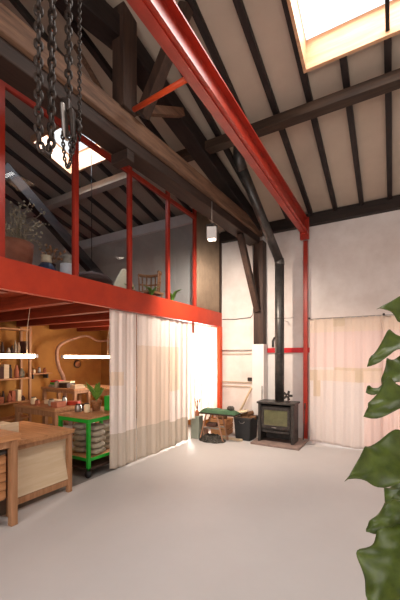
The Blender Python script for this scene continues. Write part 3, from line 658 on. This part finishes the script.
# wall shelves
shf = thing('shelf_unit', 'wooden shelving full of tools against the workshop side wall', 'shelves', (-7.1, 3.3, 0))
SZ = [.35, .70, 1.20, 1.72, 2.26]
for z in SZ: MB().box((-7.28,1.6,z-.03),(-6.90,4.46,z)).build('shelf', M['bench'], shf, .003)
for yy in (1.6, 3.0, 4.42): 
    for x in (-7.28, -6.95): MB().box((x,yy,0),(x+.05,yy+.05,2.32)).build('upright', M['benchz'], shf, .003)
rnd = random.Random(3)
cols = ['sack','terra','wicker','brownf','cream','terra','iron','ply','wicker','dtimber','grey','bench']
colname = dict(sack='pale', terra='terracotta', wicker='woven brown', brownf='dark brown', steel='metal', cream='cream', iron='black', ply='pale wooden', dtimber='dark wooden', blue='dark blue', grey='grey-green', bench='light brown')
lev = ['bottom', 'second lowest', 'middle', 'upper', 'top']
for zi in (1, 2, 3):
    yy = 2.55
    k = 0
    while yy < 4.36:
        w = rnd.uniform(.05, .13); hgt = rnd.uniform(.1, .32) if zi > 1 else rnd.uniform(.1, .26); m = rnd.choice(cols); x = -7.06+rnd.uniform(-.03, .05)
        if abs(yy+w/2-3.025) < w/2+.04: yy += .1
        if rnd.random() < .55:
            g = MB().lathe((x,yy+w/2,SZ[zi]), [(w*.35,0),(w*.48,hgt*.2),(w*.45,hgt*.6),(w*.2,hgt*.85),(w*.24,hgt)], 12)
            tag(g.build('bottle', M[m]), '%s bottle among the clutter on the %s workshop shelf' % (colname[m], lev[zi]), 'bottle', 'clutter on the %s shelf, %s bottles' % (lev[zi], colname[m]))
        else:
            g = MB().cbox((x,yy+w/2,SZ[zi]+hgt/2), (.16,w,hgt), rnd.uniform(-.15,.15))
            tag(g.build('storage_box', M[m], bevel=.004), '%s box among the clutter on the %s workshop shelf' % (colname[m], lev[zi]), 'box', 'clutter on the %s shelf, %s boxes' % (lev[zi], colname[m]))
        yy += w+rnd.uniform(.008, .03); k += 1
ws = thing('wall_shelf', 'short wooden shelf on the mustard wall right of the shelving', 'shelf', (-7.2, 4.85, 1.25))
MB().box((-7.29,4.60,1.25),(-7.05,5.1,1.275)).build('board', M['bench'], ws, .003)
for yy in (4.65, 5.02): MB().box((-7.29,yy,1.15),(-7.12,yy+.02,1.25)).build('bracket', M['iron'], ws)
for i, (yy, m, h_) in enumerate(((4.7,'cream',.1),(4.83,'steel',.14),(4.98,'terra',.12))):
    jar(-7.17, yy, 1.275, .035, h_, M[m], '%s jar on the short wall shelf' % colname[m])
# bent hoop
hx = -6.9
hp = [onx(66,394,hx), onx(64,382,hx), onx(59,368,hx), onx(56.8,356,hx), onx(58,348,hx), onx(63,343,hx), onx(73,339,hx), onx(85,336,hx), onx(91,337.5,hx), onx(98,341,hx), onx(108,340.5,hx)]
hp[0].z = .0
rr = [.05,.05,.046,.042,.04,.036,.030,.026,.026,.03,.03]
sm = []; sr = []
for i in range(len(hp)-1):
    p0, p1, p2, p3 = hp[max(i-1,0)], hp[i], hp[i+1], hp[min(i+2,len(hp)-1)]
    for j in range(5):
        t_ = j/5; sm.append(.5*((2*p1)+(-p0+p2)*t_+(2*p0-5*p1+4*p2-p3)*t_*t_+(-p0+3*p1-3*p2+p3)*t_**3)); sr.append(rr[i]+(rr[i+1]-rr[i])*t_)
sm.append(hp[-1]); sr.append(rr[-1])
tag(MB().tube(sm, sr, 10).build('bent_branch', M['hose']), 'long bent wooden branch arching up against the mustard wall', 'branch')
ck = thing('wall_clock', 'round dark-rimmed clock on the mustard wall', 'clock', onx(77,364,-7.28))
c0 = onx(77,364,-7.285)
MB().tube([c0,(c0.x+.03,c0.y,c0.z)], .105, 24).build('rim', M['dtimber'], ck)
MB().tube([(c0.x+.028,c0.y,c0.z),(c0.x+.034,c0.y,c0.z)], .085, 24).build('face', M['wicker'], ck)
# tube lamps
def tube_lamp(label, a, b, r, wires, zc):
    a = Vector(a); b = Vector(b)
    t = thing('tube_lamp', label, 'lamp', (a+b)/2)
    MB().tube([a, b], r, 14).build('lit_tube', M['tube'], t)
    d = (b-a).normalized()
    for p in (a, b): MB().tube([p-d*.02, p+d*.02], r*1.08, 12).build('end_cap', M['white'], t)
    for w in wires:
        p = a+(b-a)*w
        MB().tube([(p.x,p.y,p.z+r),(p.x+.01,p.y-.01,p.z+.3),(p.x-.015,p.y+.02,p.z+.45),(p.x+.01,p.y+.06,zc)], .004, 6).build('wire', M['pcable'], t)
    L = bpy.data.lights.new('tube_light', 'AREA'); L.shape = 'RECTANGLE'; L.size = (b-a).length; L.size_y = .05
tube_lamp('long lit tube lamp hanging over the benches at the left edge', (-4.35,1.6,1.662), (-4.35,2.88,1.662), .026, (.9,), 2.5)
tube_lamp('farther lit tube lamp partly behind the curtain edge', (-5.5,4.2,1.655), (-5.5,5.5,1.650), .028, (.9,), 2.5)

# ------------------------------------------------------------------ on the loft behind the glass
LZ = 2.62
pt = thing('dried_flower_pot', 'large terracotta pot of dried flowers at the left end of the loft', 'planter', (-3.86, 2.27, LZ))
MB().lathe((-3.86,2.27,LZ), [(.15,0),(.19,.05),(.215,.3),(.22,.37),(.195,.37),(.18,.30),(.01,.3)], 26).build('pot', M['terra'], pt)
rnd = random.Random(5)
dr_ = MB(); fl_ = MB()
for i in range(60):
    a = rnd.uniform(0, 6.28); rr_ = rnd.uniform(.05, .34); h_ = rnd.uniform(.45, .82)
    p = Vector((-3.86+rr_*math.cos(a), 2.27+rr_*math.sin(a)*1.1, LZ+h_)); 
    if p.x > FX-.1: p.x = FX-.12
    dr_.tube([(-3.86+.1*math.cos(a),2.27+.1*math.sin(a),LZ+.3), (Vector((-3.86,2.27,LZ+.45))+p)/2, p], .0035, 4)
    for j in range(5):
        q = p+Vector([rnd.uniform(-.045,.045) for _ in range(3)]); fl_.lathe(q, [(.003,-.01),(.014,.0),(.003,.012)], 5)
dr_.build('stems', M['dried'], pt); fl_.build('flower_heads', M['dried'], pt)['kind'] = 'stuff'
bu = thing('seated_bust', 'dark blue vase with cream neck beside the terracotta pot in the loft', 'vase', (-3.80,2.66,LZ)); bu.name = 'blue_vase'; ORG['blue_vase'] = Vector((-3.80,2.66,LZ))
MB().lathe((-3.80,2.66,LZ), [(.10,0),(.13,.05),(.12,.14),(.06,.22)], 20).build('body', M['blue'], bu)
MB().lathe((-3.80,2.66,LZ+.22), [(.06,0),(.065,.03),(.055,.07),(.07,.09)], 20).build('neck', M['cream'], bu)
q = thing('small_bouquet', 'brown dried bunch standing behind the blue vase in the loft', 'dried flowers', (-4.0,2.85,LZ))
MB().lathe((-4.0,2.85,LZ), [(.08,0),(.1,.1),(.07,.25),(.08,.28)], 16).build('vase', M['brownf'], q)
z_ = MB()
for i in range(26):
    a = rnd.uniform(0, 6.28); r_ = rnd.uniform(.03,.2); p = Vector((-4.0+r_*math.cos(a), 2.85+r_*math.sin(a), LZ+rnd.uniform(.35,.52)))
    z_.tube([(-4.0,2.85,LZ+.25), p], .003, 4).lathe(p, [(.004,-.02),(.02,0),(.004,.025)], 6)
z_.build('stems', M['wicker'], q)
tag(MB().lathe((-3.72,2.56,LZ), [(.03,0),(.035,.05),(.02,.09),(.025,.1)], 12).build('small_bottle', M['cream']), 'tiny cream bottle between terracotta pot and blue vase', 'bottle')
tag(MB().lathe((-3.95,3.12,LZ), [(.11,0),(.12,.05),(.11,.34),(.08,.42),(.09,.45)], 20).build('stone_jar', M['sack']), 'tall pale stoneware jar left of the second red mullion', 'jar')
tag(MB().lathe((-3.75,2.93,LZ), [(.09,0),(.1,.03),(.085,.24),(.09,.26)], 20).build('stone_jar', M['white']), 'short white stoneware jar behind the first bay glass', 'jar')
hl = thing('pendant_lamp', 'dark brown flat shade hanging on a rod inside the loft', 'lamp', (-4.2,3.75,2.95))
MB().lathe((-4.2,3.75,2.84), [(.30,0),(.33,.04),(.26,.12),(.08,.17),(.03,.19)], 28).build('shade', M['brownf'], hl)
MB().tube([(-4.2,3.75,3.0),(-4.2,3.75,zr(3.75))], .006, 6).build('rod', M['cable'], hl)
fs_ = thing('floor_lamp', 'cream cone paper lamp standing on the loft behind the third mullion', 'lamp', (-4.05,4.33,LZ))
MB().lathe((-4.05,4.33,LZ), [(.22,0),(.26,.04),(.2,.2),(.13,.38),(.06,.52),(.03,.56)], 26).build('shade', M['cream'], fs_)
wk = thing('wicker_chair', 'small brown wicker chair with slatted back inside the loft', 'chair', (-4.05,5.0,LZ))
MB().box((-4.27,4.80,LZ+.22),(-3.83,5.2,LZ+.27)).build('seat', M['wicker'], wk, .01)
bk = MB()
for i in range(9):
    a = math.pi*(i/8); bk.tube([(-4.05+.22*math.cos(a),5.0+.20*math.sin(a),LZ+.27),(-4.05+.24*math.cos(a),5.0+.22*math.sin(a),LZ+.62)], .014, 6)
bk.tube([(-4.05+.24*math.cos(math.pi*i/12),5.0+.22*math.sin(math.pi*i/12),LZ+.63) for i in range(13)], .03, 8)
bk.tube([(-4.05+.24*math.cos(math.pi*i/12),5.0+.22*math.sin(math.pi*i/12),LZ+.45) for i in range(13)], .015, 8)
bk.build('backrest', M['wicker'], wk)
for x, yy in ((-4.25,4.82),(-3.86,4.82),(-4.25,5.17),(-3.86,5.17)): MB().tube([(x,yy,LZ),(x,yy,LZ+.22)], .018, 8).build('leg', M['wicker'], wk)
def bushy(label, c, n, r, h, group=None, seed=0):
    t = thing('potted_plant', label, 'potted plant', c); c = Vector(c); rnd = random.Random(seed)
    MB().lathe(c, [(.06,0),(.08,.10),(.07,.10),(.06,.09),(.01,.09)], 16).build('pot', M['terra'], t)
    for i in range(n):
        a = i*2.4+rnd.uniform(-.3,.3); ph = rnd.uniform(.3, 1)
        b = c+Vector((.02*math.cos(a), .02*math.sin(a), .1+h*.4*ph)); e = c+Vector((r*ph*math.cos(a), r*ph*math.sin(a), .1+h*ph))
        lf = leaf_mb(b, e, .075, (0,0,1), .12, nu=8, nv=4, seed=i); lf.tube([c+Vector((0,0,.09)), b], .004, 4); lf.build('leaf', M['leafb'], t, thick=.002)
bushy('low leafy green plant behind the fourth mullion in the loft', (-3.72,5.32,LZ), 14, .22, .24, seed=1)
bushy('small green plant before the wicker chair in the loft', (-3.66,4.6,LZ), 10, .16, .16, seed=2)
bushy('little green plant at the foot of the cream cone lamp', (-3.64,4.05,LZ), 8, .12, .10, seed=4)
# gabled items, glassware along the edge
for i, yy in enumerate((3.93, 4.12, 4.24)):
    tag(MB().lathe((-3.58,yy+.02,LZ), [(.025,0),(.03,.02),(.03,.08),(.02,.1)], 12).build('glass_jar', M['steel']), 'small shiny jar on the loft edge before the cone lamp', 'jar', 'shiny jars on the loft edge')

# ------------------------------------------------------------------ fiddle leaf fig
fx, fy = at(440, 357, 1.72).x, at(440, 357, 1.72).y
fg = thing('fiddle_leaf_fig', 'tall fiddle-leaf fig with big glossy leaves at the right edge', 'potted plant', (fx, fy, 0))
MB().lathe((fx,fy,0), [(.12,0),(.13,.02),(.155,.28),(.16,.32),(.14,.32),(.13,.28),(.01,.28)], 28).build('pot', M['terra'], fg)
trunk = [(fx,fy,.27),(fx+.01,fy,.7),(fx-.01,fy+.01,1.2),(fx+.005,fy,1.6),(fx,fy,2.0)]
MB().tube(trunk, [.022,.02,.018,.014,.01], 10).build('trunk', M['stem'], fg)
MB().lathe((fx,fy,.281), [(.125,0),(.1,.012),(.03,.018),(.001,.018)], 20).build('soil', M['soil'], fg)
V = lambda px, py, D: at(px, py, D)
lv = [ # base px, tip px, (depths), width, up
 ((430,325,1.70),(379,308,1.62),.15,(.2,-.85,.4),.10,0),
 ((436,346,1.70),(368,363,1.55),.15,(.1,-.6,.7),.16,1),
 ((430,362,1.72),(382,384,1.64),.19,(-.2,-.9,.3),.08,2),
 ((436,396,1.70),(366,391,1.62),.11,(.0,-.4,.9),.06,3),
 ((436,398,1.68),(364,415,1.52),.20,(.05,-.7,.6),.14,4),
 ((440,448,1.72),(347,480,1.50),.25,(.0,-.9,.45),.10,5),
 ((425,478,1.70),(385,506,1.58),.12,(-.5,-.7,.4),.08,6),
 ((440,500,1.72),(366,532,1.66),.14,(-.2,-.7,.6),.10,7),
 ((410,520,1.60),(374,612,1.46),.25,(-.35,-.9,.15),.06,8),
 ((445,530,1.7),(402,620,1.5),.2,(-.1,-.9,.3),.06,9),
 ((445,330,1.72),(478,290,1.6),.18,(0,-.6,.8),.1,10),
 ((445,360,1.72),(505,370,1.8),.22,(.3,-.4,.8),.1,11),
 ((445,420,1.72),(500,450,1.6),.22,(.3,-.4,.8),.1,12),
 ((445,460,1.72),(515,500,1.8),.22,(.3,-.4,.8),.1,13),
 ((442,310,1.72),(430,262,1.8),.16,(0,-.9,.3),.1,14),
 ((445,390,1.76),(440,430,2.05),.22,(0,.5,.8),.1,15),
]
for (b, e, w, up, cu, sd) in lv:
    P0 = V(*b); P1 = V(*e)
    lf = leaf_mb(P0, P1, w, up, cu, .22, .06, 34, 14, True, sd)
    o = lf.build('leaf', M['leaf'], fg, thick=.0015)
    mid = MB().tube([Vector((fx, fy, P0.z-.05)), P0, P0+(P1-P0)*.04], .004, 6)
    mid.build('petiole', M['leafb'], o)

# ------------------------------------------------------------------ light
W = bpy.data.worlds.new('daylight'); SC.world = W; W.use_nodes = True
bg = W.node_tree.nodes['Background']; bg.inputs[0].default_value = (1, .97, .93, 1); bg.inputs[1].default_value = 1.6
def area(name, loc, target, sx, sy, power, color=(1,1,1), spread=180):
    L = bpy.data.lights.new(name, 'AREA'); L.shape = 'RECTANGLE'; L.size = sx; L.size_y = sy; L.energy = power; L.color = color
    L.spread = math.radians(spread)
    o = bpy.data.objects.new(name, L); COL.objects.link(o); o.location = loc
    o.rotation_euler = (Vector(target)-Vector(loc)).to_track_quat('-Z', 'Y').to_euler()
    return o
WARM = (1, .93, .885)
area('front_fill_light', (0,Y0-.02,2.4), (0,4,1.6), 5.0, 2.9, 172, WARM)  # ambient fill added behind the camera, set in the added window
area('daylight_hall_skylight', (0.02,3.14,zr(3.14)+.31), (0.02-.0,3.14-.25*4,zr(3.14)-3.7), 1.75, 1.8, 120, (1,.95,.9))
area('daylight_loft_skylight', (-4.71,3.785,zr(3.785)+.31), (-4.71,3.785-1,zr(3.785)-3.7), .95, .68, 60, (.84,.91,1))
area('daylight_doorway', (-.02,7.12,1.2), (-.02,5,1.2), 2.4, 2.1, 24, (1,.80,.70))
area('curtain_backlight', ((LX0+LX1)/2,7.06,(LZ0+LZ1)/2), ((LX0+LX1)/2+.3,5,1.3), 1.0, 1.1, 270, (1,.88,.76))  # added light that makes the sheer curtain glow from behind
S = bpy.data.lights.new('flood_light', 'SPOT'); S.energy = 420; S.color = (1,.86,.72); S.spot_size = math.radians(135); S.spot_blend = .9; S.shadow_soft_size = .05
so = bpy.data.objects.new('flood_light', S); COL.objects.link(so); so.location = LP+Vector((-.02,.02,-.12))
so.rotation_euler = (Vector((-3.25,6.5,1.5))-so.location).to_track_quat('-Z', 'Y').to_euler()

# ------------------------------------------------------------------ camera
cam = bpy.data.cameras.new('camera'); co = bpy.data.objects.new('camera', cam); COL.objects.link(co)
co.location = (0, 0, EYE); co.rotation_euler = (math.pi/2, 0, YAW)
cam.sensor_fit = 'VERTICAL'; cam.sensor_height = 36; cam.lens = 36*332/600; cam.shift_y = 57/600; cam.clip_start = .05
SC.camera = co
vs = SC.view_settings; vs.view_transform = 'Standard'; vs.look = 'None'; vs.exposure = 0; vs.gamma = 1; vs.use_curve_mapping = False
